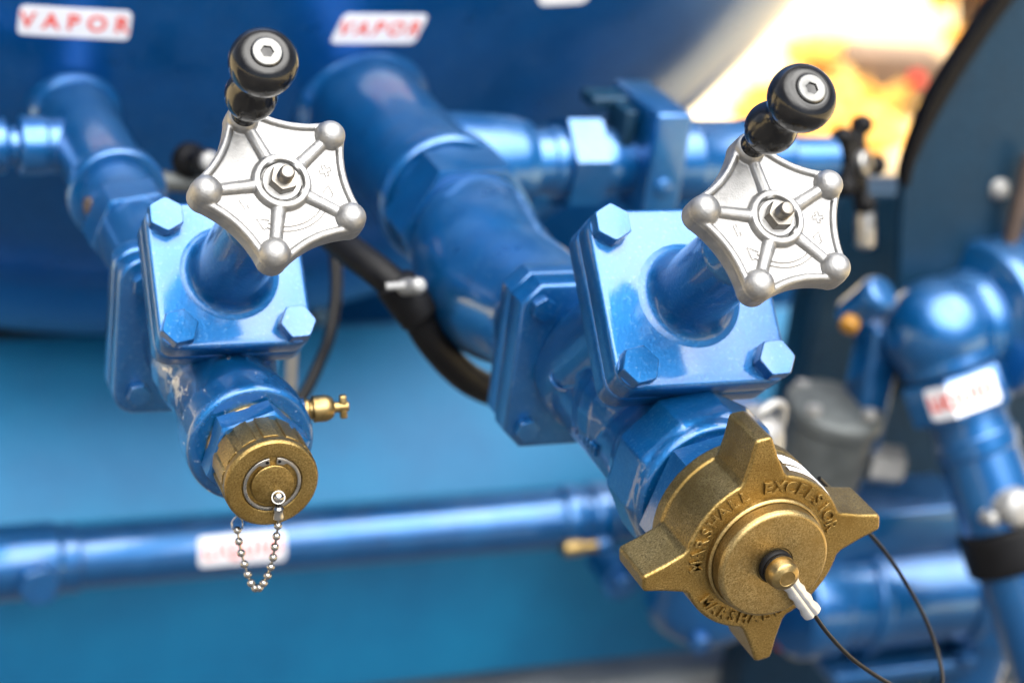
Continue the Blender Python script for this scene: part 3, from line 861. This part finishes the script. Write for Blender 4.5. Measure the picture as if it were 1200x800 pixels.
# ------------------------------------------------------------------ deck plate under the tank and its pipe
dk = thing('deck_plate', 'broad blue sheet metal apron under the tank, folded into a vertical skirt', 'panel', (TX, 1.95, ZC-1.43))
def zz(v): return v-(ZC-1.43)
bm = B()
prof = [(2.14, ZC-1.000), (2.11, ZC-.990), (2.06, ZC-1.035), (1.972, ZC-1.120), (1.957, ZC-1.140), (1.952, ZC-1.165), (1.950, ZC-1.25), (1.950, ZC-1.385), (1.955, ZC-1.396), (1.965, ZC-1.400), (1.99, ZC-1.400)]
inner = []
for i, p in enumerate(prof):
    q0 = Vector(prof[max(i-1, 0)]); q1 = Vector(prof[min(i+1, len(prof)-1)]); t = (q1-q0).normalized()
    inner.append((p[0]-t.y*.005, p[1]+t.x*.005))
poly = [(y-1.95, zz(z)) for y, z in prof+inner[::-1]]
ar = sum(poly[i-1][0]*poly[i][1]-poly[i][0]*poly[i-1][1] for i in range(len(poly)))
if ar < 0: poly = poly[::-1]
Md_ = Matrix(((0, 0, 1, 0), (1, 0, 0, 0), (0, 1, 0, 0), (0, 0, 0, 1)))
plate(bm, poly, -.75-TX, 1.45-TX, 0, Md_)
obj('bent_sheet', bm, DECK, dk, 25)

bm = B(); box(bm, (0, 0, 0), (1.25, .045, .09), I4, .012)
tag(obj('bumper_bar', bm, plain('grey_bumper_steel', (.13, .14, .145), .5, 0, .25, 12, .2), loc=(.45, 1.985, ZC-1.52)), 'grey steel bumper bar along the bottom edge under the blue skirt', 'bumper')
ay, az = 1.868, None
p0 = at(100, 655, 1.868); p1 = at(600, 609, 1.868)
zc_ = (p0.z+p1.z)/2
LP = thing('liquid_line', 'long horizontal blue pipe low in front of the skirt with a coupling at each end', 'pipe', (p0.x, 1.868, zc_))
xa = at(50, 660, 1.868).x; xb = at(655, 606, 1.868).x
Mx = frame((1, 0, 0), (0, 0, 0), (0, 0, 1))
bm = B(); lathe(bm, [(.0335, xa-p0.x), (.0335, xb-p0.x)], Mx, 48); obj('pipe_run', bm, PIPE, LP)
bm = B()
lathe(bm, [(.034, xa-p0.x-.10), (.040, xa-p0.x-.095, .004), (.040, xa-p0.x+.012, .003), (.037, xa-p0.x+.016, .002), (.037, xa-p0.x+.034, .002), (.034, xa-p0.x+.036)], Mx, 48)
obj('left_coupling', bm, PIPE, LP)
bm = B(); hexbolt(bm, .021, .02, frame((0, -1, .15), (xa-p0.x-.012, -.036, -.002)), .2); obj('pipe_plug', bm, PIPE, LP, 22)
bm = B()
xx = xb-p0.x
lathe(bm, [(.034, xx-.004), (.0385, xx, .004), (.0385, xx+.020, .004), (.035, xx+.024), (.035, xx+.032), (.039, xx+.036, .004), (.039, xx+.058, .004), (.034, xx+.062), (.033, xx+.16)], Mx, 48)
obj('right_coupling', bm, PIPE, LP)
def pipe_fn(xc, ang0, R):
    def fn(x, y, h):
        a = ang0+y/R
        return Vector((p0.x+xc+x, 1.868-(R+h)*math.cos(a), zc_+(R+h)*math.sin(a)))
    return fn
label_on('warning_sticker', 'white LIQUID sticker wrapped on the horizontal pipe behind the bead chain', 'LIQUID', pipe_fn(at(285, 640, 1.835).x-p0.x, R_(22), .0337), .0475, .0165, .0220, .0008, 1.25, G)

# ------------------------------------------------------------------ lower middle fittings
c = at(688, 640, 1.80)
BF = thing('drain_fitting', 'small brass drain fitting right of the horizontal pipe', 'fitting', c)
bm = B(); lathe(bm, [(.008, -.03), (.0095, -.028, .002), (.0095, -.008, .002), (.007, -.006), (.007, .012, .001), (0, .013)], Mx, 20); obj('brass_body', bm, BRASSB, BF)
bm = B(); lathe(bm, [(.006, .01), (.0085, .012), (.0085, .026, .002), (0, .027)], Mx, 20); obj('blue_tip', bm, PIPE, BF)
c = at(728, 680, 1.80)
bm = B(); lathe(bm, [(.022, .05), (.022, .0), (.0235, -.002)], frame((0, 1, 0)), 32)
FT = thing('pipe_fitting', 'stubby round blue pipe fitting left of the lugged brass cap', 'fitting', c)
obj('cup', bm, PIPE, FT)
bm = B(); hexbolt(bm, .012, .012, frame((0, -1, 0), (0, .0, 0)), .3); obj('hex_plug', bm, PIPE, FT, 22)
# strainer bowl hanging behind the big cap
c = at(828, 668, 1.72)
ST = thing('strainer_bowl', 'round blue strainer bowl mostly hidden behind the lugged brass cap', 'strainer', c)
bm = B(); lathe(bm, [(.045, .07), (.060, .06, .004), (.066, .05, .004), (.066, -.04, .006), (.060, -.060, .01), (.040, -.075, .01), (0, -.08)], I4, 48); obj('bowl', bm, PIPE, ST)
bm = B(); hexbolt(bm, .012, .014, frame((0, -1, -.2), (-.03, -.055, -.05)), 0); obj('drain_plug', bm, PIPE, ST, 22)
bm = B(); lathe(bm, [(.040, .065), (.040, .2)], I4, 40); obj('neck', bm, PIPE, ST)

# big horizontal pump body at lower right
c = at(1045, 694, 1.62)
PU = thing('pump_body', 'big horizontal blue cylinder with end flanges low on the right', 'pump', c)
bm = B(); lathe(bm, [(.055, -.13), (.062, -.125, .004), (.062, -.085, .004), (.058, -.082), (.058, -.05), (.0640, -.048, .004), (.0640, -.036, .004), (.060, -.034), (.060, .074), (.066, .076, .004), (.066, .092, .004), (.058, .094)], Mx, 64); obj('barrel', bm, PIPE, PU)
bm = B(); lathe(bm, [(.045, .09), (.045, .118), (.060, .122, .004), (.060, .15, .004), (.05, .152)], Mx, 48); obj('rear_collar', bm, PIPE, PU)
bm = B(); box(bm, (.02, 0, -.078), (.10, .045, .008), I4, .003); obj('mounting_foot', bm, PIPE, PU)
bm = B(); hexbolt(bm, .013, .016, frame((0, -.3, 1), (.085, -.04, -.074)), 0); obj('foot_bolt', bm, PIPE, PU, 22)
bm = B(); box(bm, (-.03, .02, .085), (.10, .04, .03), I4, .006); obj('top_casting', bm, PIPE, PU)
c = at(922, 748, 1.72)
bm = B(); lathe(bm, [(.014, 0), (.016, .002, .001), (.013, .010, .004), (0, .013)], frame((0, -1, .1)), 24)
tag(obj('red_reflector', bm, REDLENS, loc=c), 'dim red reflector showing below the lugged brass cap', 'reflector')
bm = B(); tube(bm, [(0, 0, 0), (.02, 0, 0), (.06, .0, 0)], [.011, .013, .011], seg=16)
tag(obj('amber_fitting', bm, BRASS, loc=at(1010, 782, 1.66)), 'dark amber brass fitting under the pump at the bottom edge', 'fitting')
# ------------------------------------------------------------------ right side: elbow, sticker, hose end
c = at(1100, 388, 1.58)
EL = thing('swing_elbow', 'blue pipe elbow turning down with a hex union and a black banded hose end', 'pipe', c)
dn = (at(1165, 560, 1.50)-at(1118, 420, 1.56)); dn.normalize()
rt = Vector((1, .25, .05)).normalized()
bm = B()
ball(bm, (0, 0, 0), .056, seg=40)
lathe(bm, [(.052, 0), (.052, .03, .004), (.056, .033, .003), (.056, .050, .003), (.05, .052)], frame(rt), 48)
lathe(bm, [(.05, 0), (.05, .04)], frame(dn), 48)
obj('elbow_body', bm, PIPE, EL, remesh=.002, sm=4)
bm = B(); lathe(bm, [(.05, .040), (.06, .048), (.080, .052, .006), (.084, .062, .006), (.084, .125, .006), (.08, .13)], frame(rt), 64); obj('swivel_drum', bm, PIPE, EL)
bm = B(); Md = frame(dn, (0, 0, 0), (1, -.25, .0)); plate(bm, ngon(.0565, 6, R_(0)), .042, .086, .004, Md)
un = obj('hex_union', bm, PIPE, EL, 22)
bm = B(); lathe(bm, [(.044, .084), (.044, .090), (.040, .092), (.040, .110, .003), (.043, .112), (.043, .128, .003), (.0405, .130), (.043, .20), (.043, .215)], Md, 48); obj('hose_stem', bm, PIPE, EL)
bm = B(); lathe(bm, [(.043, .205), (.050, .208, .004), (.050, .250, .004), (.043, .253)], Md, 48); obj('rubber_band', bm, RUBBER, EL)
bm = B(); lathe(bm, [(.042, .248), (.042, .40)], Md, 48); obj('lower_hose_stem', bm, PIPE, EL)
q = Md.inverted() @ (at(1188, 594, 1.44)-c)
bm = B(); lathe(bm, [(.020, -.02), (.020, .008, .004), (.014, .014, .003), (0, .016)], frame((.1, -1, .3), at(1190, 594, 1.455)-c), 24); lathe(bm, [(.007, -.01), (.007, .006, .003), (0, .008)], frame((.1, -1, .3), at(1161, 607, 1.455)-c), 16); obj('band_clamp', bm, GALV, EL)
bm = B(); c2 = at(1168, 690, 1.60); lathe(bm, [(.036, -.30), (.036, -.06), (.042, -.058, .003), (.042, -.02, .003), (.036, -.018), (.036, .06), (.03, .075, .01), (0, .08)], frame((.08, 0, 1)), 40)
PS = tag(obj('standpipe', bm, PIPE, loc=c2), 'upright blue standpipe right of the big horizontal cylinder', 'pipe')
# the sticker follows two faces of the hex union
apo = .0565*math.cos(PI/6)
def hex_fn(a0):
    side = .0565
    def fn(x, y, h):
        # arc length x measured from the corner at angle a0
        f = math.floor((x)/side); loc = x-f*side-side/2
        am = a0+(f+.5)*PI/3
        r = apo+h
        p = Vector((r*math.cos(am)-loc*math.sin(am), r*math.sin(am)+loc*math.cos(am), .064-y))
        return c+(Md @ p)
    return fn
# pick the hex corner that faces the camera best
best = max(range(6), key=lambda k: (Md.to_3x3() @ Vector((math.cos(k*PI/3), math.sin(k*PI/3), 0))).dot((Vector((0, 0, ZC))-c).normalized()))
base_fn = hex_fn(best*PI/3)
sgn = 1
tx = (base_fn(.01, 0, 0)-base_fn(-.01, 0, 0)).x
sgn = 1 if tx > 0 else -1
label_on('warning_sticker', 'white LIQUID sticker bent over the hex union at the right edge', 'LIQUID', lambda x, y, h: base_fn(sgn*(x)+ .010*sgn, y, h), .040, .0165, .0195, .0012, 1.2, G)

# yellow-knobbed fitting left of the elbow
c = at(1015, 355, 1.56)
YF = thing('bleed_cock', 'small blue cock with a yellow end, left of the pipe elbow', 'fitting', c)
bm = B(); lathe(bm, [(.013, -.03), (.016, -.025, .003), (.018, .0, .004), (.020, .018, .004), (.016, .026, .003), (0, .028)], frame((.25, -.6, .75)), 24); obj('cock_body', bm, PIPE, YF)
bm = B(); lathe(bm, [(.008, 0), (.0095, .004, .002), (.0095, .014, .003), (0, .016)], frame((-.6, -.6, -.45), (-.012, 0, -.016)), 20); obj('yellow_end', bm, YELLOW, YF)
# upright bracket below it
bm = B(); a = at(1018, 455, 1.62)
box(bm, (0, 0, 0), (.018, .02, .075), I4, .005)
tag(obj('pipe_bracket', bm, PIPE, loc=a), 'upright blue bracket left of the hex union', 'bracket')

# pale cast lid with a bail behind the big cap
c = at(893, 494, 1.36)
LID = thing('cast_lid', 'pale grey cast cap with a lifting ear just above the lugged brass cap', 'cap', c)
bm = B()
lathe(bm, [(.030, -.050), (.030, -.022, .004), (.026, -.010, .01), (.018, .004, .008), (0, .010)], frame((.15, -.3, 1)), 40)
obj('lid_dome', bm, GALV, LID)
bm = B(); tube(bm, smooth_path([(-.017, -.006, .0), (-.010, -.010, .014), (.004, -.008, .021), (.015, -.004, .015), (.019, 0, -.004)], 6), .0045, seg=12); obj('lifting_ear', bm, GALV, LID)
# grey regulator casting with a pale hex end
c = at(965, 520, 1.62)
RG = thing('grey_regulator', 'out of focus grey cylindrical casting behind the brass cap', 'regulator', c)
bm = B(); lathe(bm, [(.046, -.10), (.048, -.09), (.048, .030, .004), (.052, .033, .003), (.052, .048, .004), (.04, .052), (.02, .054, .004), (0, .056)], frame((.05, -.1, 1)), 48); obj('casting', bm, GREYC, RG)
for k in range(4):
    bm = B(); a = k*PI/2+.5; hexbolt(bm, .008, .008, Matrix.Translation((.041*math.cos(a), .041*math.sin(a)-.005, .050)), 0); obj('cover_bolt', bm, GALV, RG, 22)
bm = B(); hexbolt(bm, .021, .036, frame((1, -.3, -.05), (.050, -.012, -.018)), .2); obj('hex_end', bm, GALV, RG, 22)
# blue frame post behind the right-hand fittings
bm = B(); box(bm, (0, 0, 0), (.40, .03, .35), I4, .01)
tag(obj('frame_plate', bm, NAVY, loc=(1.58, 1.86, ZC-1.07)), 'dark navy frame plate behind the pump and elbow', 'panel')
# cabinet at upper right with a rounded shoulder and rubber edging
CX = at(1056, 300, 1.62)
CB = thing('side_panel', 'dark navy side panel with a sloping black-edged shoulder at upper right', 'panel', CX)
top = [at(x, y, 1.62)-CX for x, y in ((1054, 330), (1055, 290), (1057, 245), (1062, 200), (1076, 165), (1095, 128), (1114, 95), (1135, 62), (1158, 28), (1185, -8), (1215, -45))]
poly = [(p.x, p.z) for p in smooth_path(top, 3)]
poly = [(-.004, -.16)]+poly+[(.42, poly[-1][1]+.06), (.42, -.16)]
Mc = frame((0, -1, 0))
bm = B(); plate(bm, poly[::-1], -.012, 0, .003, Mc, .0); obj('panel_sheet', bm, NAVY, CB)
rim = [Vector((x, -.004, z)) for x, z in poly[9:-2]]
bm = B()
rows = []
for i, p in enumerate(rim):
    t = (rim[min(i+1, len(rim)-1)]-rim[max(i-1, 0)]).normalized(); nn = Vector((-t.z, 0, t.x))
    w = .013*min(1, .25+i/10)
    rows.append([bm.verts.new(p+nn*a+Vector((0, b_, 0))) for a, b_ in ((w, -.004), (w, .014), (-.002, .014), (-.002, -.004))])
for a, b_ in zip(rows, rows[1:]):
    for k in range(4): bm.faces.new((a[k], a[(k+1) % 4], b_[(k+1) % 4], b_[k]))
bm.faces.new(rows[0]); bm.faces.new(rows[-1][::-1])
obj('rubber_edging', bm, RUBBER, CB)
b0 = at(1170, 221, 1.62)-CX
bm = B(); lathe(bm, [(.011, -.01), (.011, .004, .002), (.008, .005), (.008, .010, .003), (0, .012)], frame((0, -1, 0), b0), 24); obj('panel_bolt', bm, GALV, CB)
bm = B(); p = at(1196, 235, 1.60)-CX; box(bm, p, (.007, .006, .05), I4, .002); obj('rusty_strap', bm, RUST, CB)
# dark fender below the tank shoulder
bm = B(); box(bm, (0, 0, 0), (.36, .02, .42), I4, .02)
tag(obj('fender_panel', bm, TANK, loc=(1.52, 2.5, ZC-1.43)), 'dark blue fender panel in the gap between the tank and the black-edged panel', 'panel')

bm = B(); box(bm, (0, 0, 0), (.90, .03, .30), I4, .02)  # added plate, stops sun leaking through beneath the tank
tag(obj('sun_block_plate', bm, NAVY, loc=(.10, 2.80, ZC-1.02)), 'dark plate added under the tank to block the low sun', 'panel')
bm = B(); box(bm, (0, 0, 0), (.28, .02, .30), I4, .02)
tag(obj('inner_fender', bm, TANK, loc=(1.08, 2.46, ZC-1.22)), 'dark blue inner fender plate low behind the right end of the tank', 'panel')
# ------------------------------------------------------------------ ground and what stands beyond the truck
m, nt, b = new_mat('pale_gravel_yard')
tc = N(nt, 'ShaderNodeTexCoord')
n1 = N(nt, 'ShaderNodeTexNoise', Scale=.6, Detail=8, Roughness=.65); L(nt, tc.outputs['Object'], n1.inputs['Vector'])
n2 = N(nt, 'ShaderNodeTexNoise', Scale=35, Detail=6, Roughness=.7); L(nt, tc.outputs['Object'], n2.inputs['Vector'])
ca = ramp(nt, n1.outputs['Fac'], [(.35, (.47, .37, .20)), (.65, (.58, .47, .28))])
cb = ramp(nt, n2.outputs['Fac'], [(.35, (.55, .55, .55)), (.65, (1, 1, 1))])
mx = N(nt, 'ShaderNodeMix', data_type='RGBA', blend_type='MULTIPLY'); mx.inputs['Factor'].default_value = .6
L(nt, ca, mx.inputs['A']); L(nt, cb, mx.inputs['B']); L(nt, mx.outputs['Result'], b.inputs['Base Color']); b.inputs['Roughness'].default_value = .9
GRAVEL = m
bm = B()
n = 24
for i in range(n+1):
    for j in range(n+1):
        f = lambda q: math.copysign(abs(q)**3*600, q)
        bm.verts.new((f(i/n*2-1), f(j/n*2-1), 0))
bm.verts.ensure_lookup_table()
for i in range(n):
    for j in range(n):
        a = i*(n+1)+j
        bm.faces.new((bm.verts[a], bm.verts[a+n+1], bm.verts[a+n+2], bm.verts[a+1]))
tag(obj('ground', bm, GRAVEL), 'pale gravel yard', None, None, 'structure')

m, nt, b = new_mat('worn_asphalt')
tc = N(nt, 'ShaderNodeTexCoord')
n1 = N(nt, 'ShaderNodeTexNoise', Scale=1.5, Detail=8, Roughness=.65); L(nt, tc.outputs['Object'], n1.inputs['Vector'])
n2 = N(nt, 'ShaderNodeTexNoise', Scale=120, Detail=4, Roughness=.7); L(nt, tc.outputs['Object'], n2.inputs['Vector'])
ca = ramp(nt, n1.outputs['Fac'], [(.35, (.040, .041, .043)), (.65, (.065, .066, .068))])
cb = ramp(nt, n2.outputs['Fac'], [(.35, (.6, .6, .6)), (.65, (1, 1, 1))])
mx = N(nt, 'ShaderNodeMix', data_type='RGBA', blend_type='MULTIPLY'); mx.inputs['Factor'].default_value = .7
L(nt, ca, mx.inputs['A']); L(nt, cb, mx.inputs['B']); L(nt, mx.outputs['Result'], b.inputs['Base Color']); b.inputs['Roughness'].default_value = .8
bm = B()
vs = [bm.verts.new(v) for v in ((-9, -30, .004), (2.9, -30, .004), (2.9, 1.95, .004), (-9, 1.95, .004))]
bm.faces.new(vs)
tag(obj('asphalt_road', bm, m), 'dark asphalt under the truck', None, None, 'structure')

def leaf_mat(name, c0, c1):
    m, nt, b = new_mat(name)
    tc = N(nt, 'ShaderNodeTexCoord'); n1 = N(nt, 'ShaderNodeTexNoise', Scale=6, Detail=4)
    L(nt, tc.outputs['Object'], n1.inputs['Vector'])
    col = ramp(nt, n1.outputs['Fac'], [(.35, c0), (.65, c1)])
    L(nt, col, b.inputs['Base Color']); b.inputs['Roughness'].default_value = .6
    tr = N(nt, 'ShaderNodeBsdfTranslucent'); L(nt, col, tr.inputs['Color'])
    ms = N(nt, 'ShaderNodeMixShader'); ms.inputs['Fac'].default_value = .5
    L(nt, b.outputs['BSDF'], ms.inputs[1]); L(nt, tr.outputs['BSDF'], ms.inputs[2])
    L(nt, ms.outputs['Shader'], nt.nodes['Material Output'].inputs['Surface'])
    return m
GOLD = leaf_mat('golden_leaves', (.82, .46, .06), (.85, .58, .16))
BARK = plain('brown_bark', (.09, .055, .03), .9, 0, .4, 20, .5)
def shrub(loc, rx, h, label, seed):
    rnd = random.Random(seed)
    t = thing('golden_shrub', label, 'shrub', loc, 'golden shrubs beyond the truck')
    bm = B()
    for k in range(7):
        a = rnd.uniform(0, 2*PI); e = Vector((math.cos(a)*rx*.6, math.sin(a)*rx*.6, h*rnd.uniform(.6, .95)))
        tube(bm, smooth_path([(0, 0, 0), e*.5+Vector((0, 0, h*.1)), e], 4), [.02-.0019*i for i in range(9)], seg=6)
    obj('stems', bm, BARK, t)
    bm = B()
    for k in range(1100):
        u_ = Vector((rnd.gauss(0, 1), rnd.gauss(0, 1), rnd.gauss(0, 1))).normalized()*rnd.uniform(.35, 1)**.6
        q = Vector((u_.x*rx, u_.y*rx, h*.56+u_.z*h*.46))
        if noise.noise(q*4+Vector((seed, 0, 0))) < -.12: continue
        s_ = rnd.uniform(.03, .055)
        d1 = Vector((rnd.uniform(-1, 1), rnd.uniform(-1, 1), rnd.uniform(-.6, .6))).normalized(); d2 = d1.orthogonal().normalized()
        v = [bm.verts.new(q+d1*s_), bm.verts.new(q+d2*s_*.45), bm.verts.new(q-d1*s_), bm.verts.new(q-d2*s_*.45)]
        bm.faces.new(v)
    obj('foliage', bm, GOLD, t)
def gp(px, py):
    d = ray(px, py); return d*(-ZC/d.z)+Vector((0, 0, ZC))
shrub(gp(955, 176), .24, .16, 'low golden shrub right behind the black crank knob of the larger valve', 3)
shrub(gp(995, 112), .26, .14, 'broad low golden shrub farther back, above the timber block', 5)
shrub(gp(1125, 70), .16, .50, 'tall golden shrub beside the black-edged panel', 4)
# dark timber block lying across the yard, with a red reflector on its end
a = gp(1035, 128)
bm = B(); box(bm, (0, 0, .10), (.14, .09, .09), Matrix.Rotation(R_(-12), 4, 'Z'), .012)
tag(obj('timber_block', bm, plain('weathered_timber', (.10, .06, .035), .85, 0, .4, 15, .4), loc=a), 'dark brown timber block lying on the bright yard', 'block')
bm = B(); lathe(bm, [(.022, 0), (.024, .01, .004), (.02, .02, .01), (0, .022)], frame((-.2, -1, .1)), 24)
tag(obj('round_reflector', bm, REDLENS, loc=a+Vector((.02, -.105, .13))), 'round red reflector fixed to the timber block', 'reflector')

# ------------------------------------------------------------------ light
KEY_PATCH = 70.0  # strength of the added overhead sky patch
SUN_EL, SUN_AZ = R_(31), R_(-5)          # sun stands behind the truck, a little to the right
sd = bpy.data.lights.new('sun', 'SUN'); sun = bpy.data.objects.new('sun', sd); COL.objects.link(sun)
sv = Vector((math.cos(SUN_EL)*math.sin(SUN_AZ), math.cos(SUN_EL)*math.cos(SUN_AZ), math.sin(SUN_EL)))
sun.rotation_euler = (-sv).to_track_quat('-Z', 'Y').to_euler()
sd.energy = 3.8; sd.angle = R_(.5); sd.color = (1, .86, .66)
w = bpy.data.worlds.new('World'); S.world = w; w.use_nodes = True
nt = w.node_tree
sky = nt.nodes.new('ShaderNodeTexSky'); sky.sky_type = 'NISHITA'; sky.sun_disc = False
sky.sun_elevation = SUN_EL; sky.sun_rotation = SUN_AZ
sky.air_density = .6; sky.dust_density = 2.0; sky.ozone_density = .5
bg = nt.nodes['Background']; bg.inputs['Strength'].default_value = .05
# added soft key: unseen bright sky patch overhead, aimed to light the valves
tc = N(nt, 'ShaderNodeTexCoord'); sp = N(nt, 'ShaderNodeSeparateXYZ'); L(nt, tc.outputs['Generated'], sp.inputs[0])
def mrange(src, a, b_, lo=0, hi=1):
    r = N(nt, 'ShaderNodeMapRange', interpolation_type='SMOOTHSTEP')
    r.inputs['From Min'].default_value = a; r.inputs['From Max'].default_value = b_
    r.inputs['To Min'].default_value = lo; r.inputs['To Max'].default_value = hi
    L(nt, src, r.inputs['Value']); return r.outputs['Result']
def mul(a, b_):
    r = N(nt, 'ShaderNodeMath', operation='MULTIPLY'); L(nt, a, r.inputs[0]); L(nt, b_, r.inputs[1]); return r.outputs[0]
dt = N(nt, 'ShaderNodeVectorMath', operation='DOT_PRODUCT'); L(nt, tc.outputs['Generated'], dt.inputs[0])
dt.inputs[1].default_value = Vector((.02, -.40, .92)).normalized()
ov = mrange(dt.outputs['Value'], .62, .95)
nz = N(nt, 'ShaderNodeTexNoise', Scale=2.6, Detail=7, Roughness=.55); L(nt, tc.outputs['Generated'], nz.inputs['Vector'])
cl = mrange(nz.outputs['Fac'], .30, .58, .5, 1)
mask = mul(ov, cl)
mx = N(nt, 'ShaderNodeMix', data_type='RGBA'); L(nt, mask, mx.inputs['Factor']); L(nt, sky.outputs['Color'], mx.inputs['A'])
mx.inputs['B'].default_value = (KEY_PATCH*1.0, KEY_PATCH*.98, KEY_PATCH*.95, 1)
L(nt, mx.outputs['Result'], bg.inputs['Color'])
S.view_settings.view_transform = 'Standard'; S.view_settings.look = 'None'
S.view_settings.exposure = 2.15; S.view_settings.gamma = 1
S.cycles.use_denoising = True
S.cycles.max_bounces = 8; S.cycles.sample_clamp_indirect = 6
S.render.film_transparent = False
